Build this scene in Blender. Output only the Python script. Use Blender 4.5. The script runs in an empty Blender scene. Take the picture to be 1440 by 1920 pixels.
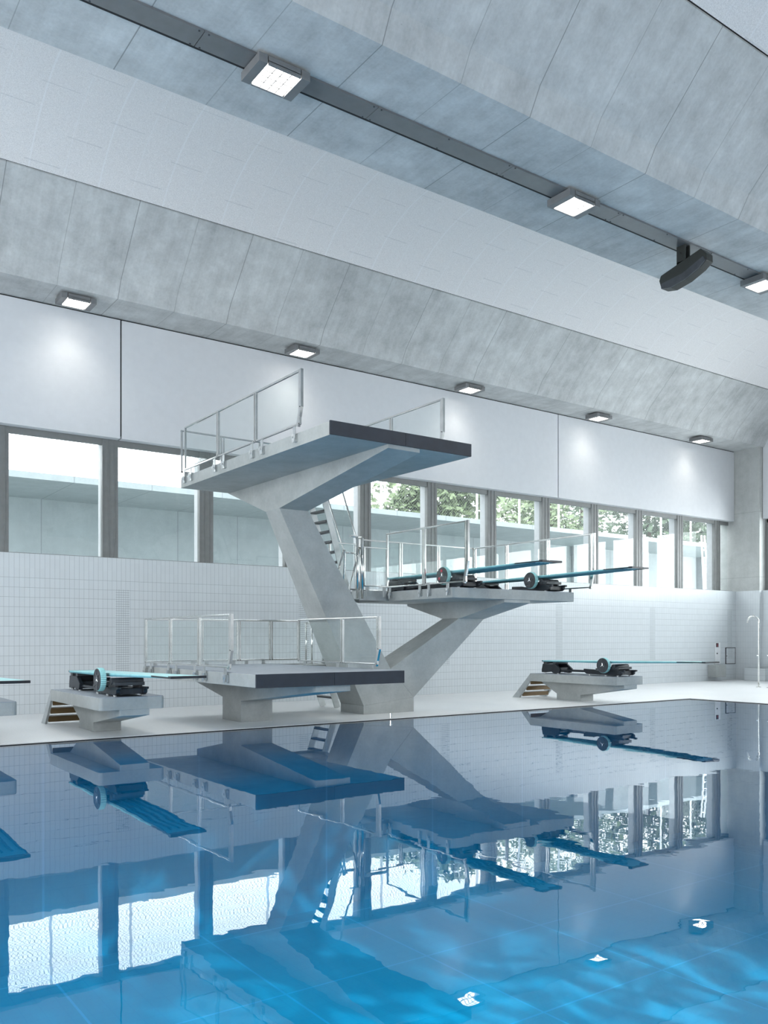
import bpy, bmesh, math, random
from mathutils import Vector, Matrix
random.seed(7)
C = bpy.context.scene.collection
SC = bpy.context.scene
PI = math.pi

# ------------------------------------------------------------------ camera, world, light, exposure
cam_d = bpy.data.cameras.new('camera'); cam = bpy.data.objects.new('camera', cam_d); C.objects.link(cam)
cam.location = (0, 0, 1.57)
cam.rotation_euler = (PI/2, 0, -math.radians(35.57))
cam_d.sensor_fit = 'HORIZONTAL'; cam_d.sensor_width = 36; cam_d.lens = 36*1622/1440
cam_d.shift_y = (1195.5-960)/1440; cam_d.clip_start = .05; cam_d.clip_end = 500
SC.camera = cam
SC.view_settings.view_transform = 'Standard'; SC.view_settings.look = 'None'
SC.view_settings.gamma = 1; SC.view_settings.use_curve_mapping = False
SC.view_settings.exposure = 0.45
W = bpy.data.worlds.new('overcast_sky'); SC.world = W; W.use_nodes = True
bg = W.node_tree.nodes['Background']
bg.inputs[0].default_value = (.93, .97, 1.0, 1); bg.inputs[1].default_value = 4.6
SC.cycles.transparent_max_bounces = 40; SC.cycles.max_bounces = 14; SC.cycles.glossy_bounces = 6

def area(name, loc, target, sx, sy, power, col=(1, 1, 1), spread=180):
    l = bpy.data.lights.new(name, 'AREA'); l.shape = 'RECTANGLE'; l.size = sx; l.size_y = sy
    l.energy = power; l.color = col; l.spread = math.radians(spread)
    o = bpy.data.objects.new(name, l); C.objects.link(o); o.location = loc
    d = Vector(target)-Vector(loc); o.rotation_euler = d.to_track_quat('-Z', 'Y').to_euler()
    return o
# added area lights stand in for daylight; left and near walls have no openings
area('fill_west', (-9.6, 5, 4.6), (10, 5, 4.6), 17, 7, 1800, (.95, .98, 1))
area('fill_south', (10, -9.6, 4.8), (10, 10, 4.8), 36, 5.5, 170, (.95, .98, 1))
area('daylight_east', (31.5, 6, 5), (10, 8, 4), 18, 3, 1500, (.95, .98, 1))

# added spot, broken up by noise, imitates sunlit patches on the pool floor
sl = bpy.data.lights.new('pool_patch_spot', 'SPOT'); sl.energy = 24000; sl.spot_size = math.radians(27); sl.spot_blend = .5; sl.shadow_soft_size = .05; sl.color = (1, .97, .9)
so = bpy.data.objects.new('pool_patch_spot', sl); C.objects.link(so); so.location = (12, -9, 8.0)
so.rotation_euler = (Vector((8.2, 7.6, -3.4))-Vector(so.location)).to_track_quat('-Z', 'Y').to_euler()
sl.use_nodes = True; t_ = sl.node_tree; e_ = t_.nodes['Emission']; g_ = t_.nodes.new('ShaderNodeTexCoord'); n_ = t_.nodes.new('ShaderNodeTexNoise'); r_ = t_.nodes.new('ShaderNodeMapRange')
n_.inputs['Scale'].default_value = 24; n_.inputs['Detail'].default_value = 5; n_.inputs['Distortion'].default_value = 1.5
r_.inputs[1].default_value = .5; r_.inputs[2].default_value = .68; t_.links.new(g_.outputs['Normal'], n_.inputs['Vector']); t_.links.new(n_.outputs[0], r_.inputs[0]); t_.links.new(r_.outputs[0], e_.inputs['Strength'])

# ------------------------------------------------------------------ node helpers
class NT:
    def __init__(s, name):
        s.m = bpy.data.materials.new(name); s.m.use_nodes = True; s.t = s.m.node_tree; s.t.nodes.clear()
        s.out = s.t.nodes.new('ShaderNodeOutputMaterial')
        s.co = s.n('ShaderNodeNewGeometry').outputs['Position']
    def n(s, ty, **k):
        x = s.t.nodes.new(ty)
        for a, b in k.items(): setattr(x, a, b)
        return x
    def set(s, sock, v):
        if isinstance(v, bpy.types.NodeSocket): s.t.links.new(v, sock)
        else:
            if isinstance(v, (tuple, list)) and len(v) == 3 and sock.type == 'RGBA': v = (*v, 1)
            sock.default_value = v
    def math(s, op, a, b=0.0, c=None):
        x = s.n('ShaderNodeMath', operation=op); s.set(x.inputs[0], a); s.set(x.inputs[1], b)
        if c is not None: s.set(x.inputs[2], c)
        return x.outputs[0]
    def xyz(s):
        x = s.n('ShaderNodeSeparateXYZ'); s.set(x.inputs[0], s.co); return x.outputs
    def noise(s, scale, detail=4, rough=.55, sc=(1, 1, 1)):
        mp = s.n('ShaderNodeMapping'); s.set(mp.inputs['Vector'], s.co); mp.inputs['Scale'].default_value = sc
        x = s.n('ShaderNodeTexNoise'); s.set(x.inputs['Vector'], mp.outputs[0])
        x.inputs['Scale'].default_value = scale; x.inputs['Detail'].default_value = detail; x.inputs['Roughness'].default_value = rough
        return x.outputs[0]
    def mr(s, v, a, b, c, d):
        x = s.n('ShaderNodeMapRange'); s.set(x.inputs[0], v)
        for i, q in enumerate((a, b, c, d)): x.inputs[i+1].default_value = q
        return x.outputs[0]
    def mix(s, f, a, b, blend='MIX'):
        x = s.n('ShaderNodeMix', data_type='RGBA', blend_type=blend)
        s.set(x.inputs[0], f); s.set(x.inputs[6], a); s.set(x.inputs[7], b); return x.outputs[2]
    def line(s, u, period, off, w):   # 1 on a joint
        q = s.math('FRACT', s.math('DIVIDE', s.math('SUBTRACT', u, off), period))
        q = s.math('ABSOLUTE', s.math('SUBTRACT', q, .5))
        return s.math('GREATER_THAN', q, .5-w/period/2)
    def step(s, u, a, b):             # 1 between a and b
        return s.math('MULTIPLY', s.math('GREATER_THAN', u, a), s.math('LESS_THAN', u, b))
    def pbr(s, col, rough=.5, metal=0., bump=None, bstr=.2, bdist=.01, spec=None, emit=None, es=0):
        p = s.n('ShaderNodeBsdfPrincipled')
        s.set(p.inputs['Base Color'], col); s.set(p.inputs['Roughness'], rough); s.set(p.inputs['Metallic'], metal)
        if spec is not None: p.inputs['Specular IOR Level'].default_value = spec
        if emit: s.set(p.inputs['Emission Color'], emit); p.inputs['Emission Strength'].default_value = es
        if bump is not None:
            b = s.n('ShaderNodeBump'); b.inputs['Strength'].default_value = bstr; b.inputs['Distance'].default_value = bdist
            s.set(b.inputs['Height'], bump); s.set(p.inputs['Normal'], b.outputs[0])
        s.t.links.new(p.outputs[0], s.out.inputs[0]); return s.m

def schlick(s, ior, normal=None):
    f0 = ((ior-1)/(ior+1))**2
    g = s.n('ShaderNodeNewGeometry'); d = s.n('ShaderNodeVectorMath', operation='DOT_PRODUCT')
    s.set(d.inputs[0], normal if normal is not None else g.outputs['Normal']); s.set(d.inputs[1], g.outputs['Incoming'])
    c = s.math('SUBTRACT', 1, s.math('MINIMUM', s.math('ABSOLUTE', d.outputs['Value']), 1))
    return s.math('MULTIPLY_ADD', s.math('POWER', c, 5), 1-f0, f0)
def plain(name, col, rough=.5, metal=0., var=.06, **k):
    s = NT(name); nz = s.noise(6, 3)
    c = s.mix(s.mr(nz, .3, .7, 0, 1), tuple(v*(1-var) for v in col), tuple(min(1, v*(1+var)) for v in col))
    return s.pbr(c, rough, metal, **k)

def concrete(name, col, joints=None, streak=None, pores=True, contrast=.2):
    s = NT(name); X, Y, Z = s.xyz()
    a = s.noise(.55, 6, .6); b = s.noise(2.6, 8, .65); d = s.noise(22, 3, .6)
    v = s.math('ADD', s.math('MULTIPLY', s.mr(a, .3, .7, -1, 1), .5), s.math('MULTIPLY', s.mr(b, .3, .7, -1, 1), .55))
    v = s.math('ADD', v, s.math('MULTIPLY', s.mr(d, .3, .7, -1, 1), .18))
    if streak:
        v = s.math('ADD', v, s.math('MULTIPLY', s.mr(s.noise(1, 6, .7, streak), .3, .7, -1, 1), .3))
    lo = tuple(q*(1-contrast) for q in col); hi = tuple(min(1, q*(1+contrast)) for q in col)
    c = s.mix(s.mr(v, -1.2, 1.2, 0, 1), lo, hi)
    if pores:
        vo = s.n('ShaderNodeTexVoronoi'); s.set(vo.inputs['Vector'], s.co); vo.inputs['Scale'].default_value = 4.5
        c = s.mix(s.math('MULTIPLY', s.math('LESS_THAN', vo.outputs['Distance'], .035), .35), c, tuple(q*.4 for q in col))
    m = None
    if joints:
        ax = {'X': X, 'Y': Y, 'Z': Z}
        for (k, per, off, w, st) in joints:
            L = s.math('MULTIPLY', s.line(ax[k], per, off, w), st)
            m = L if m is None else s.math('MAXIMUM', m, L)
        c = s.mix(m, c, tuple(q*.42 for q in col))
    return s.pbr(c, .62, 0, bump=b, bstr=.12, bdist=.02, spec=.3)

def tiles(name, col, grout, axis='X'):
    s = NT(name); X, Y, Z = s.xyz(); U = X if axis == 'X' else Y
    v = s.line(U, .1, .02, .0045); h = s.line(Z, .2, .0, .0055)
    h = s.math('MULTIPLY', h, s.math('LESS_THAN', Z, 2.86))
    g = s.math('MAXIMUM', v, h)
    if axis == 'X':   # narrow bands of small mosaic tiles
        band = s.math('LESS_THAN', s.math('ABSOLUTE', s.math('SUBTRACT', s.math('MULTIPLY', s.math('FRACT', s.math('DIVIDE', s.math('SUBTRACT', X, 6.35-2.285), 4.57)), 4.57), 2.285)), .15)
        band = s.math('MULTIPLY', band, s.step(Z, .8, 2.62))
        g2 = s.math('MAXIMUM', s.line(U, .05, .02, .006), s.line(Z, .05, 0, .008))
        g = s.math('MAXIMUM', g, s.math('MULTIPLY', g2, band))
    # each tile its own slight tone
    wn = s.n('ShaderNodeTexWhiteNoise', noise_dimensions='2D')
    cm = s.n('ShaderNodeCombineXYZ')
    s.set(cm.inputs[0], s.math('FLOOR', s.math('DIVIDE', s.math('SUBTRACT', U, .02), .1)))
    s.set(cm.inputs[1], s.math('FLOOR', s.math('DIVIDE', Z, .2))); s.set(wn.inputs[0], cm.outputs[0])
    c = s.mix(wn.outputs[0], tuple(q*.965 for q in col), col)
    c = s.mix(g, c, grout)
    return s.pbr(c, s.mr(g, 0, 1, .22, .8), 0, bump=s.math('SUBTRACT', 1, g), bstr=.15, bdist=.003, spec=.4)

M = {}
SOFC = (.49, .505, .505)
J = lambda a: [('X', 2.43, 1.05, .012, .8), ('X', 2.43, 2.265, .010, .35)] + a
M['beam'] = concrete('beam_concrete', SOFC, [('X', 1.215, 1.05, .012, .5), ('X', 2.43, 1.05, .014, .8)], (7, .5, .5), contrast=.34)
M['column'] = concrete('column_concrete', (.46, .475, .465), [('Z', 2.4, 1.4, .012, .5), ('Y', 9, 4.2, .01, .5)], (4, 4, .5))
M['conc'] = concrete('cast_concrete', (.385, .405, .40), contrast=.26)
M['outconc'] = concrete('outdoor_concrete', (.36, .40, .405), [('X', 2.27, .3, .03, .5)], (3, 3, .4), contrast=.15)
s = NT('vault_plaster'); X, Y, Z = s.xyz()
sm = s.line(X, 1.25, .1, .03); sm2 = s.line(X, 1.25, .72, .02)
row = s.math('FLOOR', s.math('DIVIDE', X, .625)); par = s.math('MULTIPLY', s.math('FRACT', s.math('MULTIPLY', row, .37)), 1.25)
cr = s.line(s.math('ADD', Y, par), 1.25, .3, .016)
g = s.noise(70, 2, .8)
c = s.mix(s.mr(g, .35, .65, 0, 1), (.65, .64, .64), (.83, .82, .82))
c = s.mix(s.math('MULTIPLY', s.math('MAXIMUM', sm, s.math('MULTIPLY', sm2, .6)), .45), c, (.82, .83, .85))
c = s.mix(s.math('MULTIPLY', cr, .3), c, (.42, .43, .45))
M['vault'] = s.pbr(c, .9, 0, bump=g, bstr=.3, bdist=.006, spec=.1)
M['tileX'] = tiles('wall_tile', (.66, .70, .725), (.31, .345, .365), 'X')
M['tileY'] = tiles('end_wall_tile', (.66, .70, .725), (.46, .50, .53), 'Y')
s = NT('deck_mosaic'); X, Y, Z = s.xyz()
g = s.math('MAXIMUM', s.line(X, .05, 0, .006), s.line(Y, .05, 0, .006))
c = s.mix(g, s.mix(s.mr(s.noise(.6, 4), .3, .7, 0, 1), (.86, .87, .875), (.92, .925, .93)), (.70, .715, .73))
M['deck'] = s.pbr(c, .42, 0, bump=s.math('SUBTRACT', 1, g), bstr=.1, bdist=.002)
s = NT('basin_tile'); X, Y, Z = s.xyz()
g = s.math('MAXIMUM', s.line(X, 2.5, .9, .035), s.line(Y, 2.5, .6, .035))
g2 = s.math('MAXIMUM', s.math('MAXIMUM', s.line(X, .25, 0, .012), s.line(Y, .25, 0, .012)), s.line(Z, .25, 0, .012))
c = s.mix(s.mr(s.noise(.5, 3), .3, .7, 0, 1), (.20, .60, .70), (.27, .68, .77))
c = s.mix(s.math('MULTIPLY', g2, .18), c, (.05, .35, .6))
c = s.mix(g, c, (.35, .80, .95))
M['basin'] = s.pbr(c, .4)
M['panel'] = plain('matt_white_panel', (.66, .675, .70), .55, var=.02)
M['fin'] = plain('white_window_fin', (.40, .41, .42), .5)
M['frame'] = plain('grey_window_frame', (.205, .21, .208), .45, .1)
M['gap'] = plain('dark_joint', (.012, .013, .015), .8)
M['steel'] = plain('brushed_steel', (.72, .72, .70), .16, 1.0, var=.1)
M['matsteel'] = plain('satin_steel', (.55, .57, .57), .38, .9, var=.1)
M['charcoal'] = plain('charcoal_facing', (.022, .028, .040), .7, var=.15)
M['mat'] = plain('grey_anti_slip_mat', (.30, .335, .38), .75, var=.1)
M['black'] = plain('black_cast_metal', (.014, .018, .024), .38, var=.3)
M['black2'] = plain('dark_grey_plastic', (.05, .055, .062), .45, var=.2)
M['aqua'] = plain('aqua_board_coating', (.33, .66, .68), .45, var=.08)
M['aquad'] = plain('teal_board_underside', (.10, .30, .36), .5, var=.1)
M['lampbody'] = plain('grey_lamp_housing', (.22, .225, .23), .45, .4)
M['tray'] = plain('grey_cable_cover', (.21, .215, .22), .35, .4)
M['speaker'] = plain('olive_black_speaker', (.022, .025, .022), .5)
M['brown'] = plain('brown_step_infill', (.16, .10, .04), .6)
M['red'] = plain('red_mark', (.5, .02, .05), .5)
M['chrome'] = plain('chrome_emblem', (.75, .78, .8), .2, 1.0)
M['leafa'] = plain('tree_leaf_light', (.15, .20, .10), .6, var=.4)
M['leafb'] = plain('tree_leaf_dark', (.085, .13, .075), .6, var=.4)
M['bark'] = plain('tree_bark', (.15, .12, .09), .8)
M['white'] = plain('white_painted_steel', (.8, .82, .84), .5)
s = NT('led_diffuser'); s.pbr((1, 1, 1), .5, emit=(1, .97, .90), es=7); M['led'] = s.m

def glassmat(name, tint, ior=1.45, lo=1.0):
    s = NT(name); fr = schlick(s, ior)
    tr = s.n('ShaderNodeBsdfTransparent'); tr.inputs[0].default_value = (*tint, 1)
    gl = s.n('ShaderNodeBsdfGlossy'); gl.inputs['Roughness'].default_value = .0
    # a smear of dust and scratches on the pane
    ds = s.n('ShaderNodeBsdfDiffuse'); ds.inputs[0].default_value = (.8, .88, .9, 1)
    m0 = s.n('ShaderNodeMixShader'); s.set(m0.inputs[0], s.mr(s.noise(1.3, 6, .7), .45, .75, .0, .10*lo)); s.t.links.new(tr.outputs[0], m0.inputs[1]); s.t.links.new(ds.outputs[0], m0.inputs[2])
    m1 = s.n('ShaderNodeMixShader'); s.set(m1.inputs[0], fr); s.t.links.new(m0.outputs[0], m1.inputs[1]); s.t.links.new(gl.outputs[0], m1.inputs[2])
    s.t.links.new(m1.outputs[0], s.out.inputs[0]); return s.m
M['glass'] = glassmat('clear_railing_glass', (.975, .992, .988), 1.45, .3)
M['edge'] = plain('green_glass_edge', (.35, .72, .62), .2)
M['pane'] = glassmat('window_glass', (.97, .99, .99), 1.35, .12)
s = NT('pool_water')
nz = s.math('ADD', s.math('MULTIPLY', s.noise(.9, 2, .5, (1, 1, 1)), 1.0), s.math('MULTIPLY', s.noise(4, 2, .5), .16))
calm = s.mr(s.xyz()[1], 4, 11, 1, .08); nz = s.math('MULTIPLY', nz, calm)
bm_ = s.n('ShaderNodeBump'); bm_.inputs['Strength'].default_value = 1; bm_.inputs['Distance'].default_value = .0028; s.set(bm_.inputs['Height'], nz)
gl = s.n('ShaderNodeBsdfGlossy'); gl.inputs['Roughness'].default_value = 0; gl.inputs[0].default_value = (.93, .97, 1, 1)
s.t.links.new(bm_.outputs[0], gl.inputs['Normal']); fr = schlick(s, 1.333, bm_.outputs[0])
g_ = s.n('ShaderNodeNewGeometry'); dt = s.n('ShaderNodeVectorMath', operation='DOT_PRODUCT'); s.set(dt.inputs[0], g_.outputs['Normal']); s.set(dt.inputs[1], g_.outputs['Incoming'])
# longer way through the water at a flat angle absorbs more
tr = s.n('ShaderNodeBsdfTransparent'); s.set(tr.inputs[0], s.mix(s.mr(s.math('ABSOLUTE', dt.outputs['Value']), .06, .42, 0, 1), (.015, .14, .26), (.12, .64, .84)))
mx = s.n('ShaderNodeMixShader'); s.set(mx.inputs[0], fr); s.t.links.new(tr.outputs[0], mx.inputs[1]); s.t.links.new(gl.outputs[0], mx.inputs[2])
s.t.links.new(mx.outputs[0], s.out.inputs[0]); M['water'] = s.m
s = NT('wire_mesh'); X, Y, Z = s.xyz()
d1 = s.line(s.math('ADD', X, Z), .12, 0, .012); d2 = s.line(s.math('SUBTRACT', X, Z), .12, 0, .012)
p = s.n('ShaderNodeBsdfDiffuse'); p.inputs[0].default_value = (.22, .23, .235, 1); tr = s.n('ShaderNodeBsdfTransparent')
mx = s.n('ShaderNodeMixShader'); s.set(mx.inputs[0], s.math('MAXIMUM', d1, d2)); s.t.links.new(tr.outputs[0], mx.inputs[1]); s.t.links.new(p.outputs[0], mx.inputs[2])
s.t.links.new(mx.outputs[0], s.out.inputs[0]); M['mesh'] = s.m

# ------------------------------------------------------------------ mesh helpers
class MB:
    def __init__(s): s.b = bmesh.new()
    def box(s, x0, x1, y0, y1, z0, z1):
        v = [s.b.verts.new((x, y, z)) for z in (z0, z1) for y in (y0, y1) for x in (x0, x1)]
        for f in ((0, 2, 3, 1), (4, 5, 7, 6), (0, 1, 5, 4), (2, 6, 7, 3), (0, 4, 6, 2), (1, 3, 7, 5)):
            s.b.faces.new([v[i] for i in f])
        return s
    def hexa(s, p):  # 8 points: bottom 4 then top 4, same winding
        v = [s.b.verts.new(q) for q in p]
        for f in ((3, 2, 1, 0), (4, 5, 6, 7), (0, 1, 5, 4), (1, 2, 6, 5), (2, 3, 7, 6), (3, 0, 4, 7)): s.b.faces.new([v[i] for i in f])
        return s
    def prism(s, poly, a, b, axis='X'):   # polygon in the two other axes extruded a..b
        def P(u, v, w): return {'X': (w, u, v), 'Y': (u, w, v), 'Z': (u, v, w)}[axis]
        A = [s.b.verts.new(P(u, v, a)) for u, v in poly]; B = [s.b.verts.new(P(u, v, b)) for u, v in poly]
        n = len(poly); s.b.faces.new(A); s.b.faces.new(B[::-1])
        for i in range(n): s.b.faces.new((A[i], B[i], B[(i+1) % n], A[(i+1) % n]))
        return s
    def loft(s, PA, PB):                  # two matching 3D polygons
        A = [s.b.verts.new(q) for q in PA]; B = [s.b.verts.new(q) for q in PB]; n = len(A)
        s.b.faces.new(A); s.b.faces.new(B[::-1])
        for i in range(n): s.b.faces.new((A[i], B[i], B[(i+1) % n], A[(i+1) % n]))
        return s
    def tube(s, pts, r, n=10, cap=True):
        pts = [Vector(p) for p in pts]; rings = []; up = Vector((0, 0, 1)); prev = None
        for i, p in enumerate(pts):
            d = (pts[min(i+1, len(pts)-1)]-pts[max(i-1, 0)]).normalized()
            if prev is None:
                a = d.cross(up if abs(d.z) < .95 else Vector((1, 0, 0))).normalized()
            else: a = (prev-d*prev.dot(d)).normalized()
            prev = a; b = d.cross(a)
            rr = r[i] if isinstance(r, (list, tuple)) else r
            rings.append([s.b.verts.new(p+(a*math.cos(t)+b*math.sin(t))*rr) for t in [2*PI*k/n for k in range(n)]])
        for i in range(len(rings)-1):
            for k in range(n): s.b.faces.new((rings[i][k], rings[i][(k+1) % n], rings[i+1][(k+1) % n], rings[i+1][k]))
        if cap: s.b.faces.new(rings[0][::-1]); s.b.faces.new(rings[-1])
        return s
    def bar(s, p, q, w, t, side=(1, 0, 0)):  # flat bar: w across in-plane, t along 'side'
        p, q = Vector(p), Vector(q); d = (q-p).normalized(); sd = Vector(side).normalized(); e = d.cross(sd).normalized()
        c = [sd*t/2*i+e*w/2*j for i, j in ((-1, -1), (1, -1), (1, 1), (-1, 1))]
        return s.hexa([p+k for k in c]+[q+k for k in c])
    def quad(s, *p):
        s.b.faces.new([s.b.verts.new(q) for q in p]); return s
    def obj(s, name, mat, parent=None, bevel=0, smooth=False, seg=2):
        bmesh.ops.recalc_face_normals(s.b, faces=s.b.faces)
        me = bpy.data.meshes.new(name); s.b.to_mesh(me); s.b.free(); me.materials.append(M[mat])
        if smooth: me.shade_smooth()
        o = bpy.data.objects.new(name, me); C.objects.link(o)
        if parent:
            o.parent = parent; bpy.context.view_layer.update(); o.matrix_parent_inverse = parent.matrix_world.inverted()
        if bevel:
            b = o.modifiers.new('bevel', 'BEVEL'); b.width = bevel; b.segments = seg; b.limit_method = 'ANGLE'
            if not smooth: b.harden_normals = False
        return o
def thing(name, label, cat, loc=(0, 0, 0), group=None):
    o = bpy.data.objects.new(name, None); C.objects.link(o); o.location = loc; o.empty_display_size = .2
    o['label'] = label; o['category'] = cat
    if group: o['group'] = group
    return o
def tag(o, label, cat, group=None, kind=None):
    o['label'] = label; o['category'] = cat
    if group: o['group'] = group
    if kind: o['kind'] = kind
    return o
def struct(o): o['kind'] = 'structure'; return o
def dup(root, delta, label):
    def cp(o, par):
        c = o.copy(); C.objects.link(c)
        if par: c.parent = par
        for ch in list(o.children): cp(ch, c)
        return c
    r = cp(root, None); r.location = Vector(root.location)+Vector(delta); r['label'] = label
    # children keep world offsets relative to their copied parent
    return r

XL, XR, YN, YW = -10.0, 29.6, -10.0, 18.7   # room extents
ZS = 8.55                                    # beam soffit height
# ================================================================== SETTING
PX0, PX1, PY0, PY1 = -6.0, 19.45, 1.0, 13.6  # pool
b = MB()
b.box(XL, 30.2, PY1, YW+.1, -.35, 0); b.box(PX1, 30.2, YN, PY1, -.35, 0); b.box(XL, PX0, YN, PY1, -.35, 0); b.box(PX0, PX1, YN, PY0, -.35, 0)
struct(b.obj('floor', 'deck'))
ZB = -3.4
b = MB(); t = .2; ow = .035
b.box(PX0-t, PX1+t, PY0-t, PY1+t, ZB-.2, ZB); b.box(PX0-t, PX0, PY0-t, PY1+t, ZB, -.36); b.box(PX1, PX1+t, PY0-t, PY1+t, ZB, -.36)
b.box(PX0, PX1, PY0-t, PY0, ZB, -.36); b.box(PX0, PX1, PY1, PY1+t, ZB, -.36)
b.box(PX0, PX1, PY1-ow, PY1, ZB, -.05); b.box(PX1-ow, PX1, PY0, PY1-ow, ZB, -.05)
struct(b.obj('floor_pool_basin', 'basin'))
b = MB(); ow = .035
b.box(PX0, PX1, PY1-ow, PY1, -.05, -.012); b.box(PX1-ow, PX1, PY0, PY1-ow, -.05, -.012)
struct(b.obj('trim_1', 'gap'))
w = MB().quad((PX0, PY0, -.02), (PX1-ow, PY0, -.02), (PX1-ow, PY1-ow, -.02), (PX0, PY1-ow, -.02)).obj('pool_water', 'water')
tag(w, 'still blue water filling the diving pool', 'water', kind='stuff')

# far wall: tiled lower part, windows, white panels
struct(MB().box(XL, XR, YW, YW+.5, 0, 3.3).obj('wall_far', 'tileX'))
YG, YP = 19.0, 18.77
b = MB(); cx0 = 3.906-2.27*6; mull = [cx0+2.27*k for k in range(18)]; mull = [m_ for m_ in mull if m_ > XL]
seams = [-8, -1, 6.34, 20.1, 29.6]
for i in range(4):
    struct(MB().box(seams[i]+.018, seams[i+1]-.018, YP, YP+.22, 5.93, ZS-.03).obj('wall_panel', 'panel'))
struct(MB().box(XL, XR, YP+.03, YP+.25, 6.0, ZS).obj('trim_2', 'gap'))
struct(MB().box(XL, XR, YP+.25, YP+.6, 5.86, 11.7).obj('wall_far_upper', 'panel'))
ends = mull+[XR+.15]
for k in range(len(ends)):
    x = ends[k]
    if k < len(mull):
        fr_ = MB().box(x-.175, x+.175, YG, YG+.12, 3.3, 5.93)
        fr_.box(x-.17, x-.15, YG-.012, YG, 3.3, 5.93).box(x+.09, x+.11, YG-.012, YG, 3.3, 5.93).box(x-.04, x-.02, YG-.012, YG, 3.3, 5.93)
        f = struct(fr_.obj('window_mullion', 'frame'))
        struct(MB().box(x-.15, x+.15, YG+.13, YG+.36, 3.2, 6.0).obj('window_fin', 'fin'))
    if k+1 < len(ends):
        a, c_ = x+.175, min(ends[k+1]-.175, XR-.02)
        wd = struct(MB().box(a, c_, YG+.01, YG+.1, 5.80, 5.93).box(a, c_, YG+.01, YG+.1, 3.3, 3.34).obj('window_%d' % (k+1), 'frame'))
        MB().box(a, c_, YG+.05, YG+.06, 3.34, 5.80).obj('pane', 'pane', wd)

# right end wall: column, tile, panel, window
struct(MB().box(29.6, 30.4, 17.76, 19.5, 3.3, 11.7).obj('wall_column', 'column'))
struct(MB().box(29.6, 30.4, 17.76, 19.5, 0, 3.3).obj('wall_column_tiled', 'tileY'))
struct(MB().box(29.75, 30.3, YN, 17.76, 0, 3.3).obj('wall_right', 'tileY'))
struct(MB().box(29.78, 30.0, YN, 17.74, 5.93, ZS+3).obj('wall_right_panel', 'panel'))
for k in range(10):
    y = 17.6-2.27*k
    struct(MB().box(29.98, 30.1, y-.17, y+.17, 3.3, 5.93).obj('window_mullion', 'frame'))
wd = struct(MB().box(29.98, 30.1, YN, 17.7, 5.8, 5.93).obj('window_%d' % 30, 'frame'))
MB().box(30.03, 30.04, YN, 17.7, 3.3, 5.8).obj('pane', 'pane', wd)
struct(MB().box(29.2, 29.6, 17.3, 18.12, 0, .45).obj('wall_plinth', 'tileX', bevel=.01))
# walls behind the photographer
struct(MB().box(XL-.2, XL, YN, 19.2, 0, 1.0).box(XL-.2, XL, YN, 19.2, 1, 11.7).obj('wall_left', 'panel'))
struct(MB().box(XL, 30.2, YN-.2, YN, 0, 11.7).obj('wall_near', 'panel'))

# concrete beams and vaults
A_, B_, C_ = 1.14, 1.33, 2.43     # half widths of soffit, first fold, top of the cant
def beam(n, yc, right_only=False):
    L = [(yc-C_, 10.02), (yc-B_, 8.88), (yc-A_, ZS), (yc+A_, ZS), (yc+B_, 8.88), (yc+C_, 10.02), (yc+C_, 11.6), (yc-C_, 11.6)]
    if right_only: L = [(16.39, 10.02), (17.50, 8.88), (17.69, ZS), (18.80, ZS), (18.80, 11.6), (16.39, 11.6)]
    return struct(MB().prism(L, XL, 30.2, 'X').obj('trim_%d' % n, 'beam'))
beam(3, 18.8, True); beam(4, 9.44); beam(5, 0.04); beam(6, -9.4)
def vault(y0, y1):
    g_ = .025; y0 += g_; y1 -= g_; half = (y1-y0)/2; ang = math.radians(46); R = half/math.sin(ang); yc = (y0+y1)/2; zc = 10.04-R*math.cos(ang)
    n = 40; lo = [(yc+R*math.sin(-ang+2*ang*i/n), zc+R*math.cos(-ang+2*ang*i/n)) for i in range(n+1)]
    b = MB(); v = [[b.b.verts.new((x, y, z)) for y, z in lo] for x in (XL, 30.2)]
    for i in range(n): b.b.faces.new((v[0][i], v[1][i], v[1][i+1], v[0][i+1]))
    hi = [(y, z+.12) for y, z in lo]; v2 = [[b.b.verts.new((x, y, z)) for y, z in hi] for x in (XL, 30.2)]
    for i in range(n): b.b.faces.new((v2[0][i], v2[1][i], v2[1][i+1], v2[0][i+1]))
    o = b.obj('ceiling', 'vault', smooth=True); struct(o)
    for yy, s_ in ((y0-g_, 1), (y1+g_, -1)):
        struct(MB().box(XL, 30.2, yy-.01, yy+.05, 10.045, 10.10).obj('trim_7', 'gap'))
vault(11.87, 16.39); vault(2.47, 7.01); vault(-6.97, -2.39)
struct(MB().box(XL-.3, 30.5, YN-.3, 19.5, 11.6, 11.8).obj('ceiling_roof', 'panel'))

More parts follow.
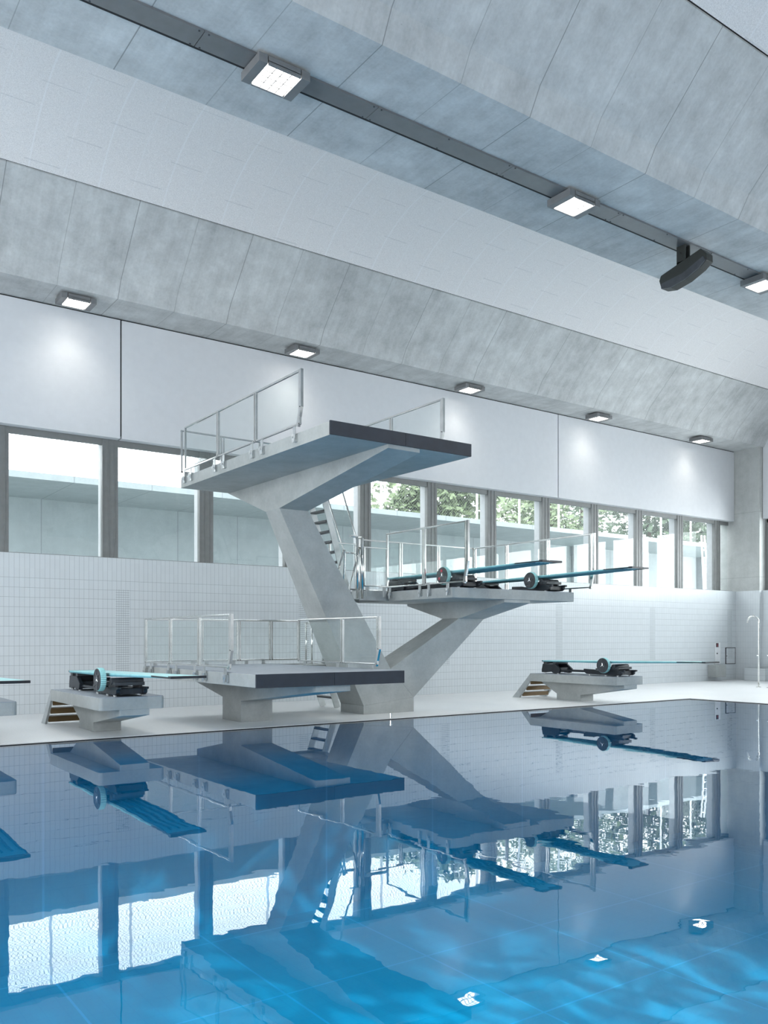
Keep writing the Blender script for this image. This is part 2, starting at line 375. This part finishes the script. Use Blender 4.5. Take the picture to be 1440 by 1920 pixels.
# ================================================================== RAILINGS
def railing(parent, plane, k, us, zb, zt, brackets=(), zslab=None, out=-1, front=None, zf=None, name='railing'):
    """plane 'X': rail lies at X=k running along Y; plane 'Y': at Y=k running along X. out = side the brackets stand off."""
    P = (lambda u, v, z: (k+v, u, z)) if plane == 'X' else (lambda u, v, z: (u, k+v, z))
    nrm = (1, 0, 0) if plane == 'X' else (0, 1, 0)
    def bx(b, u0, u1, v0, v1, z0, z1):
        p, q = P(u0, v0, z0), P(u1, v1, z1)
        b.box(min(p[0], q[0]), max(p[0], q[0]), min(p[1], q[1]), max(p[1], q[1]), z0, z1)
    lo, hi = min(us), max(us); us = sorted(us)
    b = MB(); bx(b, lo-.02, hi+.02, -.02, .02, zt-.035, zt); rl = b.obj(name, 'steel', parent, bevel=.008)
    b = MB(); bx(b, lo-.02, hi+.02, -.02, .02, zb, zb+.03); b.obj('bottom_rail', 'steel', rl, bevel=.006)
    for u in us:
        b = MB(); w_ = .032
        if u in (lo, hi): bx(b, u-.018, u+.018, -.02, .02, zb, zt-.03)
        else: bx(b, u-.045, u-.012, -.02, .02, zb, zt-.03); bx(b, u+.012, u+.045, -.02, .02, zb, zt-.03)
        b.obj('post', 'steel', rl, bevel=.004)
    for a, c_ in zip(us[:-1], us[1:]):
        b = MB(); bx(b, a+.03, c_-.03, -.005, .005, zb+.05, zt-.06); g_ = b.obj('glass_pane', 'glass', rl)
    for u in brackets:
        b = MB(); zs = zslab
        bx(b, u-.04, u+.04, -.006, .006, zs-.10, zb+.01)
        bx(b, u-.04, u+.04, .0, -out*.04, zs-.15, zs-.03)
        b.tube([P(u, out*.005, zs-.08), P(u, out*.05, zs-.08)], .022, 8)
        b.tube([P(u, out*.02, zs-.03), P(u, out*.03, zs-.17)], [.028, .012], 8)
        b.obj('bracket', 'matsteel', rl)
    if front is not None:   # flat bar at the pool end, kinked back at its foot
        s_ = 1 if plane == 'X' else -1
        b = MB(); u = front; z1 = zt-.62*(zt-zb) if zf is None else zf
        b.bar(P(u, 0, zt), P(u, 0, z1), .055, .045, nrm); b.bar(P(u, 0, z1+.01), P(u+.10, 0, zb-.02), .055, .045, nrm)
        b.obj('end_bar', 'steel', rl)
    return rl

# ================================================================== DIVING TOWER (5 m + 3 m)
tw = thing('diving_tower', 'tall grey concrete diving tower forking into a high left platform and a lower right platform', 'diving tower', (10.5, 15, 0))
def yb(z, top=15.16): return 15.47+(top-15.47)*min(1, max(0, z-.18)/3.85)
def yb3(z): return 15.47+(15.17-15.47)*min(1, max(0, z-.18)/1.8)
YF = 14.6
col = MB()
kn = (10.61, .92); kR = (11.22, .30)
col.loft([(9.93, YF, 0), (11.22, YF, 0), (11.22, YF, .30), (9.93, YF, .18)], [(9.93, 15.47, 0), (11.22, 15.47, 0), (11.22, 15.45, .30), (9.93, 15.47, .18)])
col.loft([(9.93, YF, .18), (11.22, YF, .30), (10.61, YF, .92), (8.62, YF, 4.05), (7.98, YF, 4.05)],
         [(9.93, 15.47, .18), (11.22, 15.45, .30), (10.61, 15.41, .92), (8.62, 15.16, 4.05), (7.98, 15.16, 4.05)])
o = col.obj('column', 'conc', tw, bevel=.006)
MB().loft([(11.22, YF, .30), (13.23, YF, 2.0), (12.48, YF, 2.0), (10.61, YF, .92)],
          [(11.22, 15.45, .30), (13.23, 15.17, 2.0), (12.48, 15.17, 2.0), (10.61, 15.41, .92)]).obj('strut', 'conc', tw, bevel=.006)
# 5 m platform
p5 = MB().box(6.90, 9.69, 11.05, 16.78, 4.62, 4.83).obj('platform', 'conc', tw, bevel=.005); p5['label'] = 'highest platform slab'
MB().prism([(11.055, 4.63), (11.055, 4.56), (14.6, 4.04), (15.16, 4.04), (16.86, 4.63)], 7.98, 8.62, 'X').obj('platform_rib', 'conc', p5, bevel=.005)
MB().box(6.895, 8.30, 11.02, 11.055, 4.625, 4.835).box(8.306, 9.695, 11.02, 11.055, 4.625, 4.835).obj('front_facing', 'charcoal', p5)
MB().box(6.93, 9.66, 11.06, 16.7, 4.83, 4.842).obj('floor_mat', 'mat', p5)
railing(tw, 'X', 6.86, [16.45, 14.91, 13.39, 11.87], 4.93, 5.80, (16.52, 16.19, 15.06, 14.67, 13.53, 13.16, 12.05), 4.84, -1, 11.83, 5.2)
railing(tw, 'X', 9.74, [14.91, 13.39, 11.87], 4.93, 5.80, (14.67, 13.53, 13.16, 12.05), 4.84, 1, 11.83, 5.2)
railing(tw, 'Y', 16.74, [6.9, 7.8, 8.7, 9.6], 4.93, 5.80, (7.0, 7.7, 8.6, 9.5), 4.84, 1)
# 3 m platform
p3 = MB().box(11.07, 14.58, 13.15, 16.55, 2.365, 2.565).obj('platform', 'conc', tw, bevel=.005); p3['label'] = 'lower platform slab carrying two springboards'
MB().prism([(13.16, 2.37), (13.16, 2.30), (14.6, 1.99), (15.17, 1.99), (16.5, 2.32), (16.5, 2.37)], 12.48, 13.23, 'X').obj('platform_rib', 'conc', p3, bevel=.005)
MB().box(11.09, 14.56, 13.17, 16.5, 2.565, 2.575).obj('floor_mat', 'mat', p3)
railing(tw, 'X', 11.03, [15.3, 14.01, 12.70], 2.65, 3.84, (15.2, 14.15, 13.85, 13.25), 2.575, -1, 12.64, 3.05)
railing(tw, 'X', 14.63, [16.47, 15.34, 13.98, 12.70], 2.65, 3.84, (16.2, 15.2, 14.15, 13.3), 2.575, 1, 12.62, 3.05)
railing(tw, 'Y', 16.52, [11.1, 12.3, 13.45, 14.6], 2.65, 3.84, (11.3, 12.5, 13.6, 14.4), 2.575, 1)
# landing and flights
ld = MB().box(10.3, 11.07, 15.3, 16.5, 2.53, 2.57).box(10.3, 11.07, 15.28, 15.32, 2.37, 2.58).box(10.3, 11.07, 16.48, 16.52, 2.37, 2.58).box(10.28, 10.32, 15.3, 16.5, 2.40, 2.55).box(10.55, 11.07, 15.34, 16.46, 2.44, 2.50).obj('landing', 'matsteel', tw)
railing(tw, 'Y', 15.3, [10.42, 11.02], 2.66, 3.52, (10.5, 10.95), 2.6, 1, name='landing_railing')
railing(tw, 'Y', 16.5, [10.3, 11.0], 2.66, 3.72, (10.5, 10.95), 2.6, 1, name='landing_railing')
MB().tube([(10.36, 15.3, 2.4), (10.36, 15.3, 3.70)], .04, 12).tube([(10.24, 15.3, 2.4), (10.24, 15.3, 3.72)], .028, 12).tube([(10.36, 15.3, 3.70), (10.05, 15.3, 3.72)], .022, 8).obj('landing_post', 'steel', tw, smooth=True)
def flight(x0, z0, x1, z1, ya, yb_, n, hand=True, par=None):
    for y in (ya, yb_): lad = MB().bar((x0, y, z0), (x1, y, z1), .14, .03, (0, 1, 0)).obj('ladder_stringer', 'matsteel', par or tw)
    for i in range(1, n+1):
        t_ = i/(n+.4); x, z = x0+(x1-x0)*t_, z0+(z1-z0)*t_
        MB().box(x-.09, x+.07, ya+.015, yb_-.015, z-.018, z+.018).obj('rung', 'black2', lad)
    if hand:
        d = .30*(1 if x1 < x0 else -1)
        for y in (ya-.03, yb_+.03):
            MB().tube([(x0+d+.02, y, z0+.75), (x0+d-.01, y, z0+.98), (x1+d-.08*d, y, z1+.6)], .02, 8).tube([(x0+d+.02, y, z0+.75), (x0+d+.02, y, z0-.05 if z0 > 1 else .02)], .018, 8).obj('handrail', 'steel', lad, smooth=True)
    return lad
flight(9.90, 1.0, 10.32, 2.56, 15.62, 16.1, 6, False)
flight(10.40, 2.57, 9.72, 4.84, 15.92, 16.5, 10)
MB().tube([(10.31, 15.32, 3.5), (10.05, 15.32, 2.58), (9.75, 15.5, 1.6)], .02, 8).obj('handrail', 'steel', tw, smooth=True)
MB().tube([(9.97, 15.4, 3.43), (9.80, 15.4, 2.9), (9.7, 15.4, 2.6)], .02, 8).tube([(9.97, 15.4, 3.43), (10.0, 15.4, 3.40), (10.0, 15.6, 1.6)], .02, 8).tube([(10.0, 15.4, 3.37), (10.30, 15.4, 3.37)], .018, 8).obj('handrail', 'steel', tw, smooth=True)

# ================================================================== 1 m PLATFORM
pl = thing('diving_platform', 'low wide concrete diving platform with dark front edge and glass railings on three sides', 'diving platform', (7.5, 15, 0))
MB().prism([(11.9, .81), (11.9, .69), (14.59, .39), (14.59, 0), (15.38, 0), (15.38, .43), (16.6, .66), (16.6, .81)], 7.17, 7.83, 'X').obj('pedestal', 'conc', pl, bevel=.006)
MB().box(6.09, 8.90, 11.88, 16.7, .8, 1.0).obj('slab', 'conc', pl, bevel=.005)
MB().box(6.085, 7.49, 11.85, 11.885, .795, 1.005).box(7.496, 8.905, 11.85, 11.885, .795, 1.005).obj('front_facing', 'charcoal', pl)
MB().box(6.11, 8.88, 11.89, 16.66, 1.0, 1.01).obj('floor_mat', 'mat', pl)
railing(pl, 'X', 6.04, [16.42, 15.18, 13.89, 12.68], 1.08, 1.95, (16.47, 16.17, 15.28, 14.9, 14.07, 13.68, 12.85), 1.0, -1, 12.62, 1.36)
railing(pl, 'X', 8.95, [15.53, 13.89, 12.72], 1.08, 1.95, (15.3, 14.05, 13.7, 12.9), 1.0, 1, 12.66, 1.36)
railing(pl, 'Y', 16.62, [6.1, 7.28, 8.12, 8.88, 9.55], 1.08, 1.95, (6.3, 7.1, 7.4, 8.0, 8.3, 8.7), 1.0, 1)
MB().box(8.92, 10.0, 15.60, 16.66, .955, .975).box(8.92, 10.0, 15.58, 15.62, .90, 1.0).box(8.92, 10.0, 16.62, 16.66, .90, 1.0).box(9.97, 10.01, 15.6, 16.66, .90, 1.0).obj('landing', 'matsteel', pl)
flight(10.42, 0.0, 10.06, 1.0, 16.36, 16.98, 4, False, pl)
MB().tube([(9.92, 16.9, 1.9), (9.92, 16.9, .96)], .022, 8).tube([(9.92, 16.64, 1.9), (9.92, 16.64, .96)], .022, 8).tube([(9.92, 16.9, 1.9), (9.92, 16.64, 1.9)], .018, 8).obj('handrail', 'steel', pl, smooth=True)

# ================================================================== SPRINGBOARDS
def springboard(xc, zt, label, red=False):
    """board with its base, on a surface at height zt; y positions are those of the far-side stands"""
    T = thing('springboard', label, 'springboard', (xc, 14.5, zt), 'springboards over the pool')
    X = lambda v: xc+v
    zb_ = lambda y: zt+.335+(15.8-y)/4.75*.065
    # board: hollow section with ribs, tapering in thickness to its tip
    b = MB(); y0, y1, y2 = 15.8, 13.6, 11.05
    for (ya, yc_, ta, tb) in ((y0, y1, .030, .052), (y1, y2, .052, .026)):
        b.hexa([(X(-.25), ya, zb_(ya)-ta*.5), (X(.25), ya, zb_(ya)-ta*.5), (X(.25), yc_, zb_(yc_)-tb*.5), (X(-.25), yc_, zb_(yc_)-tb*.5),
                (X(-.25), ya, zb_(ya)), (X(.25), ya, zb_(ya)), (X(.25), yc_, zb_(yc_)), (X(-.25), yc_, zb_(yc_))])
    bd = b.obj('board', 'aqua', T)
    b = MB()
    for v in (-.235, -.12, 0, .12, .235):
        b.hexa([(X(v-.012), y0, zb_(y0)-.034), (X(v+.012), y0, zb_(y0)-.034), (X(v+.012), y1, zb_(y1)-.055), (X(v-.012), y1, zb_(y1)-.055),
                (X(v-.012), y0, zb_(y0)-.012), (X(v+.012), y0, zb_(y0)-.012), (X(v+.012), y1, zb_(y1)-.02), (X(v-.012), y1, zb_(y1)-.02)])
        b.hexa([(X(v-.012), y1, zb_(y1)-.055), (X(v+.012), y1, zb_(y1)-.055), (X(v+.012), y2+.3, zb_(y2+.3)-.03), (X(v-.012), y2+.3, zb_(y2+.3)-.03),
                (X(v-.012), y1, zb_(y1)-.02), (X(v+.012), y1, zb_(y1)-.02), (X(v+.012), y2+.3, zb_(y2+.3)-.01), (X(v-.012), y2+.3, zb_(y2+.3)-.01)])
    b.obj('rib', 'aquad', bd)
    MB().box(X(-.257), X(.257), 11.03, 11.12, zb_(11.07)-.03, zb_(11.07)+.003).box(X(-.257), X(-.248), 11.12, 11.75, zb_(11.4)-.024, zb_(11.4)-.004).box(X(.248), X(.257), 11.12, 11.75, zb_(11.4)-.024, zb_(11.4)-.004).obj('tip_cap', 'black', bd)
    MB().box(X(-.25), X(.25), 15.79, 15.82, zb_(15.8)-.03, zb_(15.8)+.003).obj('rear_cap', 'black2', bd)
    # rear stand
    b = MB(); 
    for sx in (-1, 1):
        xa, xb = sorted((X(sx*.24), X(sx*.17)))
        b.prism([(15.84, zt+.03), (15.84, zt+.10), (15.80, zt+.25), (15.38, zt+.25), (15.20, zt+.13), (15.24, zt+.02), (15.44, zt+.02), (15.5, zt+.05), (15.7, zt+.03)], xa, xb, 'X')
    b.box(X(-.2), X(.2), 15.62, 15.8, zt+.04, zt+.24).box(X(-.2), X(.2), 15.28, 15.42, zt+.04, zt+.16)
    st = b.obj('rear_stand', 'black', T, bevel=.01)
    MB().box(X(-.23), X(.23), 15.66, 15.78, zt+.25, zt+.315).box(X(-.23), X(.23), 15.36, 15.46, zt+.25, zt+.30).obj('hinge', 'black2', st, bevel=.006)
    b = MB()
    for sx in (-.2, .2):
        for yy in (15.3, 15.75): b.tube([(X(sx), yy, zt), (X(sx), yy, zt+.05)], .028, 10)
    b.obj('foot', 'matsteel', st)
    MB().box(X(-.2), X(-.15), 14.3, 15.3, zt+.07, zt+.11).box(X(.15), X(.2), 14.3, 15.3, zt+.07, zt+.11).obj('connecting_rail', 'black', T)
    # fulcrum carriage
    b = MB()
    for sx in (-1, 1):
        xa, xb = sorted((X(sx*.25), X(sx*.19)))
        b.prism([(14.42, zt+.16), (14.42, zt+.09), (14.33, zt+.035), (13.32, zt+.025), (13.26, zt+.06), (13.25, zt+.11), (13.19, zt+.12), (13.19, zt+.155), (13.5, zt+.15), (13.6, zt+.13), (14.0, zt+.13), (14.1, zt+.15)], xa, xb, 'X')
    b.box(X(-.2), X(.2), 13.3, 13.42, zt+.04, zt+.13).box(X(-.2), X(.2), 14.25, 14.36, zt+.04, zt+.13).box(X(-.2), X(.2), 13.7, 13.85, zt+.04, zt+.12)
    fc = b.obj('fulcrum_frame', 'black', T, bevel=.008)
    MB().tube([(X(-.26), 13.50, zt+.235), (X(.26), 13.50, zt+.235)], .055, 20).box(X(-.24), X(.24), 13.35, 13.75, zt+.17, zt+.225).box(X(-.22), X(-.17), 13.4, 13.72, zt+.12, zt+.2).box(X(.17), X(.22), 13.4, 13.72, zt+.12, zt+.2).obj('fulcrum_roller', 'black2', fc, bevel=.006)
    b = MB()
    for sx in (-.22, .22):
        for yy in (13.4, 13.75, 14.25): b.tube([(X(sx), yy, zt), (X(sx), yy, zt+.05)], .025, 10)
    b.obj('foot', 'matsteel', fc)
    # foot wheel
    cy, cz, r = 13.70, zt+.262, .185; x0, x1 = X(-.40), X(-.31); n = 72
    b = MB(); ro, ri = [], []
    prof = [(x0, r*.84), (x0, r*.97), (x0+.012, r), (x1-.012, r), (x1, r*.97), (x1, r*.84)]
    rings = []
    for i in range(n):
        a = 2*PI*i/n; k_ = 1 if i % 2 else .955
        rings.append([b.b.verts.new((px, cy+math.cos(a)*pr_*(k_ if j in (1, 2, 3, 4) else 1), cz+math.sin(a)*pr_*(k_ if j in (1, 2, 3, 4) else 1))) for j, (px, pr_) in enumerate(prof)])
    for i in range(n):
        A, B = rings[i], rings[(i+1) % n]
        for j in range(6): b.b.faces.new((A[j], B[j], B[(j+1) % 6], A[(j+1) % 6]))
    wh = b.obj('foot_wheel', 'aqua', T); 
    b = MB(); b.tube([(x0-.003, cy, cz), (x1-.012, cy, cz)], r*.93, 48)
    b.tube([(x0-.012, cy, cz), (x0+.0, cy, cz)], r*.42, 32)
    for i in range(6):
        a = 2*PI*i/6; b.bar((x0-.004, cy+math.cos(a)*r*.4, cz+math.sin(a)*r*.4), (x0-.004, cy+math.cos(a+.4)*r*.84, cz+math.sin(a+.4)*r*.84), .03, .012, (1, 0, 0))
    b.tube([(x0-.003, cy+math.cos(2*PI*i/40)*r*.90, cz+math.sin(2*PI*i/40)*r*.90) for i in range(41)], .008, 6, cap=False)
    b.tube([(x1-.02, cy, cz), (X(-.2), cy, cz)], .03, 12)
    b.obj('wheel_disc', 'black2', wh, smooth=False)
    b = MB()
    for i in range(3):
        a = PI/2+2*PI*i/3; tip = (x0-.014, cy+math.cos(a)*r*.37, cz+math.sin(a)*r*.37)
        l_ = (x0-.014, cy+math.cos(a+PI/3)*r*.075, cz+math.sin(a+PI/3)*r*.075); q_ = (x0-.014, cy+math.cos(a-PI/3)*r*.075, cz+math.sin(a-PI/3)*r*.075)
        b.loft([(x0-.022, cy, cz), (x0-.015, *l_[1:]), (x0-.015, *tip[1:]), (x0-.015, *q_[1:])], [(x0-.011, cy, cz), (x0-.011, *l_[1:]), (x0-.011, *tip[1:]), (x0-.011, *q_[1:])])
    b.obj('emblem', 'chrome', wh)
    if red:
        b = MB()
        for a in (1.2, -.9):
            b.bar((x0-.012, cy+math.cos(a)*r*.5, cz+math.sin(a)*r*.5), (x0-.012, cy+math.cos(a+.5)*r*.6, cz+math.sin(a+.5)*r*.6), .05, .012, (1, 0, 0))
        b.obj('red_mark', 'red', wh)
    return T
ZP = .648
springboard(4.65, ZP, 'pale aqua springboard with toothed wheel on the left concrete pedestal')
springboard(2.36, ZP, 'springboard cut off by the left edge of the picture, only its tip showing')
springboard(16.58, ZP, 'long thin springboard on the lone concrete pedestal at the right')
springboard(11.66, 2.575, 'springboard behind the glass railing on the raised platform', True)
springboard(14.16, 2.575, 'springboard at the open right corner of the raised platform, wheel fully visible')

# ================================================================== PEDESTALS
def pedestal(xc, label):
    T = thing('springboard_pedestal', label, 'pedestal', (xc, 15, 0), 'concrete springboard pedestals')
    h = .52
    b = MB(); pts = []
    r = .07
    def arc(cx_, cy_, a0, a1): return [(cx_+r*math.cos(a0+(a1-a0)*i/5), cy_+r*math.sin(a0+(a1-a0)*i/5)) for i in range(6)]
    poly = arc(xc-h+r, 13.22+r, PI, 1.5*PI)+arc(xc+h-r, 13.22+r, 1.5*PI, 2*PI)+[(xc+h, 15.98), (xc-h, 15.98)]
    b.prism(poly, .45, .64, 'Z').obj('slab', 'conc', T, bevel=.004)
    MB().prism([(a+(xc-a)*.015, y) for a, y in poly], .64, .648, 'Z').obj('floor_mat', 'mat', T)
    MB().prism([(13.225, .46), (13.225, .355), (14.56, .15), (14.56, 0), (15.35, 0), (15.35, .15), (15.55, .25), (15.95, .46)], xc-.2, xc+.27, 'X').obj('stem', 'conc', T, bevel=.005)
    for sx in (xc-h+.02, xc+h-.02):
        stp = MB().prism([(15.98, .63), (15.98, .44), (16.36, .0), (16.62, .0)], sx-.02, sx+.02, 'X').obj('step_stringer', 'matsteel', T)
    for i in range(3):
        y, z = 16.12+.15*i, .46-.16*i
        MB().box(xc-h+.04, xc+h-.04, y-.12, y+.06, z-.02, z+.02).obj('tread', 'white', stp)
        MB().box(xc-h+.04, xc+h-.04, y-.135, y-.12, z-.10, z+.0).obj('riser', 'brown', stp)
    return T
pedestal(2.44, 'concrete springboard pedestal cut off by the left edge of the picture')
pedestal(4.65, 'squat concrete pedestal under the left springboard, brown steps behind')
pedestal(16.58, 'concrete pedestal standing alone at the right, steps at its back')

# ================================================================== LAMPS
def lamp(x, y, label, group, power):
    z1 = ZS-.02; z0 = z1-.13
    T = thing('ceiling_light', label, 'light', (x, y, z1), group)
    MB().box(x-.35, x-.232, y-.24, y+.24, z0, z1-.02).box(x+.232, x+.35, y-.24, y+.24, z0, z1-.02).box(x-.22, x+.22, y-.24, y+.24, z0+.035, z1-.02).box(x-.22, x+.22, y-.24, y-.215, z0, z0+.05).box(x-.22, x+.22, y+.215, y+.24, z0, z0+.05).box(x-.12, x+.12, y-.1, y+.1, z1-.03, ZS).obj('housing', 'lampbody', T, bevel=.003)
    MB().box(x-.215, x+.215, y-.212, y+.212, z0+.012, z0+.03).obj('diffuser', 'led', T)
    b = MB()
    for k in (-1, 0, 1):
        b.box(x-.212, x+.212, y+k*.106-.005, y+k*.106+.005, z0+.007, z0+.012); b.box(x+k*.106-.005, x+k*.106+.005, y-.21, y+.21, z0+.007, z0+.012)
    b.obj('grille', 'lampbody', T)
    l = area('lamp_light', (x, y, z0-.01), (x, y, 0), .42, .42, power, (1, .95, .86), 110); return T
wl = ['first wall-side ceiling light from the left, glaring above the first white panel', 'wall-side ceiling light just above the high platform railing', 'wall-side ceiling light above the tip of the high platform',
      'wall-side ceiling light right of the panel seam', 'farthest wall-side ceiling light, nearest the corner column']
for k in range(5): lamp(5.18+5.34*k, 18.1, wl[k], 'lights along the window wall', 6)
bl = ['nearest square light on the cable cover, its grid of cells showing', 'middle square light on the cable cover of the big beam', 'square light at the right edge of the picture, beyond the speaker']
for k in range(3): lamp(5.1+5.34*k, 9.42, bl[k], 'lights under the middle beam', 60)

# cable cover along the middle beam
ch = thing('cable_cover', 'long dark grey metal cable cover running under the middle beam', 'cable cover', (10, 9.42, ZS))
js = [XL+.1, 1.66, 4.1, 6.54, 8.97, 11.42, 13.86, 16.3, 18.7, 21.1, 23.5, 25.9, 28.3]
for a, c_ in zip(js[:-1], js[1:]):
    cvr = MB().box(a+.004, c_-.004, 9.27, 9.57, ZS-.03, ZS-.004).obj('cover_plate', 'tray', ch)
    b = MB()
    for x in (a+.06, (a+c_)/2, c_-.06):
        for y in (9.285, 9.555): b.tube([(x, y, ZS-.038), (x, y, ZS-.03)], .012, 8)
    b.obj('screws', 'black2', cvr)
MB().box(XL+.1, 28.3, 9.57, 9.605, ZS-.03, ZS).box(XL+.1, 28.3, 9.28, 9.57, ZS-.004, ZS).obj('backing', 'gap', ch)

# speaker
sp = thing('loudspeaker', 'dark curved-front loudspeaker hanging under the middle beam', 'loudspeaker', (13.3, 9.4, ZS-.03))
def spk(y, z): return y, z
prof = [(-.42, .14), (.42, .19), (.48, .12), (.48, -.05), (.30, -.15), (0, -.19), (-.30, -.17), (-.46, -.12), (-.49, .0)]
tl = math.radians(-17); ca, sa = math.cos(tl), math.sin(tl)
pp = [(9.35+y*ca-z*sa, 8.05+y*sa+z*ca) for y, z in prof]
spo = MB().prism(pp, 13.16, 13.36, 'X').obj('cabinet', 'speaker', sp, bevel=.012)
MB().prism([(9.35+y*ca-z*sa, 8.05+y*sa+z*ca) for y, z in [(-.45, -.115), (-.3, -.168), (0, -.188), (.3, -.148), (.47, -.055), (.45, .03), (0, -.06), (-.43, -.03)]], 13.14, 13.17, 'X').obj('grille', 'black2', spo)
MB().box(13.20, 13.34, 9.32, 9.50, 8.15, 8.24).box(13.2, 13.22, 9.32, 9.50, 8.15, ZS-.032).box(13.32, 13.34, 9.32, 9.50, 8.15, ZS-.032).box(13.2, 13.34, 9.40, 9.43, 8.38, 8.40).obj('bracket', 'speaker', sp)

# ================================================================== SHOWERS, PANELS on the wall
def shower(y, sg, label):
    T = thing('poolside_shower', label, 'shower', (25.5, y, 0), 'steel poolside showers')
    r = .195; pts = [(25.5, y, .02), (25.5, y, 1.0), (25.5, y, 2.03)]+[(25.5, y+sg*(r-r*math.cos(PI*i/14)), 2.05+r*math.sin(PI*i/14)) for i in range(1, 15)]
    MB().tube(pts, .026, 14).obj('pipe', 'steel', T, smooth=True)
    MB().tube([(25.5, y, 0), (25.5, y, .02)], .075, 20).obj('base_plate', 'steel', T)
    MB().tube([(25.47, y, 1.0), (25.42, y+.02, 1.01)], .016, 8).obj('push_button', 'chrome', T)
shower(15.33, 1, 'steel shower pipe with its hook curving left')
shower(14.98, -1, 'steel shower pipe at the right picture edge, hook curving right')
cp = thing('control_panel', 'slim white control panel with small red display on tiled wall', 'control panel', (28.4, 18.7, 1))
MB().box(28.22, 28.56, 18.67, 18.7, .6, 1.39).obj('plate', 'white', cp, bevel=.004)
MB().box(28.28, 28.42, 18.66, 18.67, 1.22, 1.37).obj('display', 'black2', cp)
MB().box(28.33, 28.38, 18.655, 18.66, 1.25, 1.28).box(28.33, 28.38, 18.655, 18.66, 1.31, 1.335).obj('red_light', 'red', cp)
MB().tube([(28.34, 18.65, .99), (28.34, 18.67, .99)], .025, 12).obj('knob', 'black2', cp)
ah = thing('access_hatch', 'square tiled access hatch with dark outline beside the corner', 'access hatch', (29.2, 18.7, .9))
MB().box(28.93, 29.50, 18.68, 18.7, .61, 1.18).obj('door', 'tileX', ah)
MB().box(28.91, 28.93, 18.675, 18.7, .59, 1.20).box(29.50, 29.52, 18.675, 18.7, .59, 1.20).box(28.93, 29.5, 18.675, 18.7, .59, .61).box(28.93, 29.5, 18.675, 18.7, 1.18, 1.20).obj('rim', 'gap', ah)
tag(MB().tube([(0, 0, 0), (0, 0, .01)], .02, 10).obj('x', 'black2'), '', '') if False else None
MB().tube([(28.97, 18.67, .89), (28.97, 18.68, .89)], .018, 10).obj('latch', 'black2', ah)
wb = MB().box(27.8, 28.42, 18.35, 18.7, .14, .58).obj('wall_box', 'conc', bevel=.01)
tag(wb, 'grey box fixed low on the tiled wall under the right springboard tip', 'wall box')
st_ = thing('anchor_post', 'tiny steel anchor fitting at the pool edge in front of the tower', 'anchor', (9.9, 13.58, 0))
MB().tube([(9.9, 13.62, 0), (9.9, 13.62, .08)], .02, 10).obj('pin', 'steel', st_)
MB().tube([(9.9, 13.62, .075), (9.9, 13.62, .1)], .03, 10).obj('cap', 'steel', st_)

# ================================================================== OUTSIDE
struct(MB().box(-60, 120, 19.5, 90, -.5, 0).obj('ground', 'outconc'))
ter = thing('concrete_terrace', 'raised concrete terrace slab and retaining wall outside the windows', 'terrace', (20, 28, 0))
MB().box(-40, 75, 25, 31, 5.95, 6.13).obj('slab', 'outconc', ter)
MB().box(-40, 75, 28.6, 29, 0, 5.95).obj('retaining_wall', 'outconc', ter)
for k in range(9): MB().box(31.5+5*k, 31.9+5*k, 28.2, 28.6, 0, 5.95).obj('column', 'fin', ter)
fn = thing('mesh_fence', 'tall white wire mesh fence on the terrace edge outside', 'fence', (20, 25.1, 6.13))
k = 0; x = 6.5-2.27*3
while x < 55:
    MB().box(x-.03, x+.03, 25.1, 25.16, 6.13, 9.6).obj('post', 'white', fn); x += 2.27
MB().quad((-3, 25.13, 6.13), (55, 25.13, 6.13), (55, 25.13, 9.6), (-3, 25.13, 9.6)).obj('wire_mesh', 'mesh', fn)
def tree(x, y, h, r, label, mat):
    T = thing('tree', label, 'tree', (x, y, 0), 'trees beyond the terrace')
    MB().tube([(x, y, 0), (x+.1, y, h*.5), (x, y, h*.8)], [.3, .22, .1], 8).obj('trunk', 'bark', T)
    b = MB()
    blobs = [(Vector((x+random.uniform(-.6, .6)*r, y+random.uniform(-.6, .6)*r, h*.62+random.uniform(-.55, .45)*h*.55)), r*random.uniform(.35, .6)) for _ in range(19)]
    for c0, rr in blobs:
        for _ in range(330):
            d = Vector((random.gauss(0, 1), random.gauss(0, 1), random.gauss(0, 1))).normalized()*rr*random.uniform(.75, 1.08)
            p_ = c0+d; s_ = random.uniform(.16, .32)
            u = Vector((random.gauss(0, 1), random.gauss(0, 1), random.gauss(0, 1))).normalized(); v = u.orthogonal().normalized()
            b.quad(p_-u*s_, p_-v*s_*.6, p_+u*s_, p_+v*s_*.6)
    b.obj('foliage', mat, T)
tl_ = ['leftmost tree outside, its ragged left edge standing against the white sky', 'far tree behind the fence, second from the left', 'light green tree behind the fence, third from the left',
       'far dark tree behind the fence, middle of the row', 'dark tree behind the fence, third from the right', 'far dark tree behind the fence, second from the right', 'rightmost tree outside, next to the corner column']
for k, (x, y, h, r) in enumerate(((29.6, 37, 12.2, 3.2), (48, 55, 19, 6.0), (43, 41, 15.5, 4.8), (62, 55, 20, 6.4), (53.5, 41, 16, 5.0), (77, 55, 20, 6.6), (64.5, 41, 16, 5.2))):
    tree(x, y, h, r, tl_[k], 'leafa' if k < 3 else 'leafb')
la = thing('leaning_ladder', 'white ladder leaning outside the last window by the corner column', 'ladder', (30, 20.5, 3))
b = MB()
for s_ in (-.2, .2): b.bar((29.375+s_*1.4, 19.56, 0), (31.2+s_*.5, 21.2, 5.75), .06, .04, (1, 0, 0))
b.obj('stringer', 'white', la)
for i in range(1, 10):
    t_ = i/10; MB().bar((30.0+t_*1.05, 20.3+.9*t_, 2.6+3.15*t_), (30.4+t_*.9, 20.3+.9*t_, 2.6+3.15*t_), .035, .035, (0, 0, 1)).obj('rung', 'white', la)
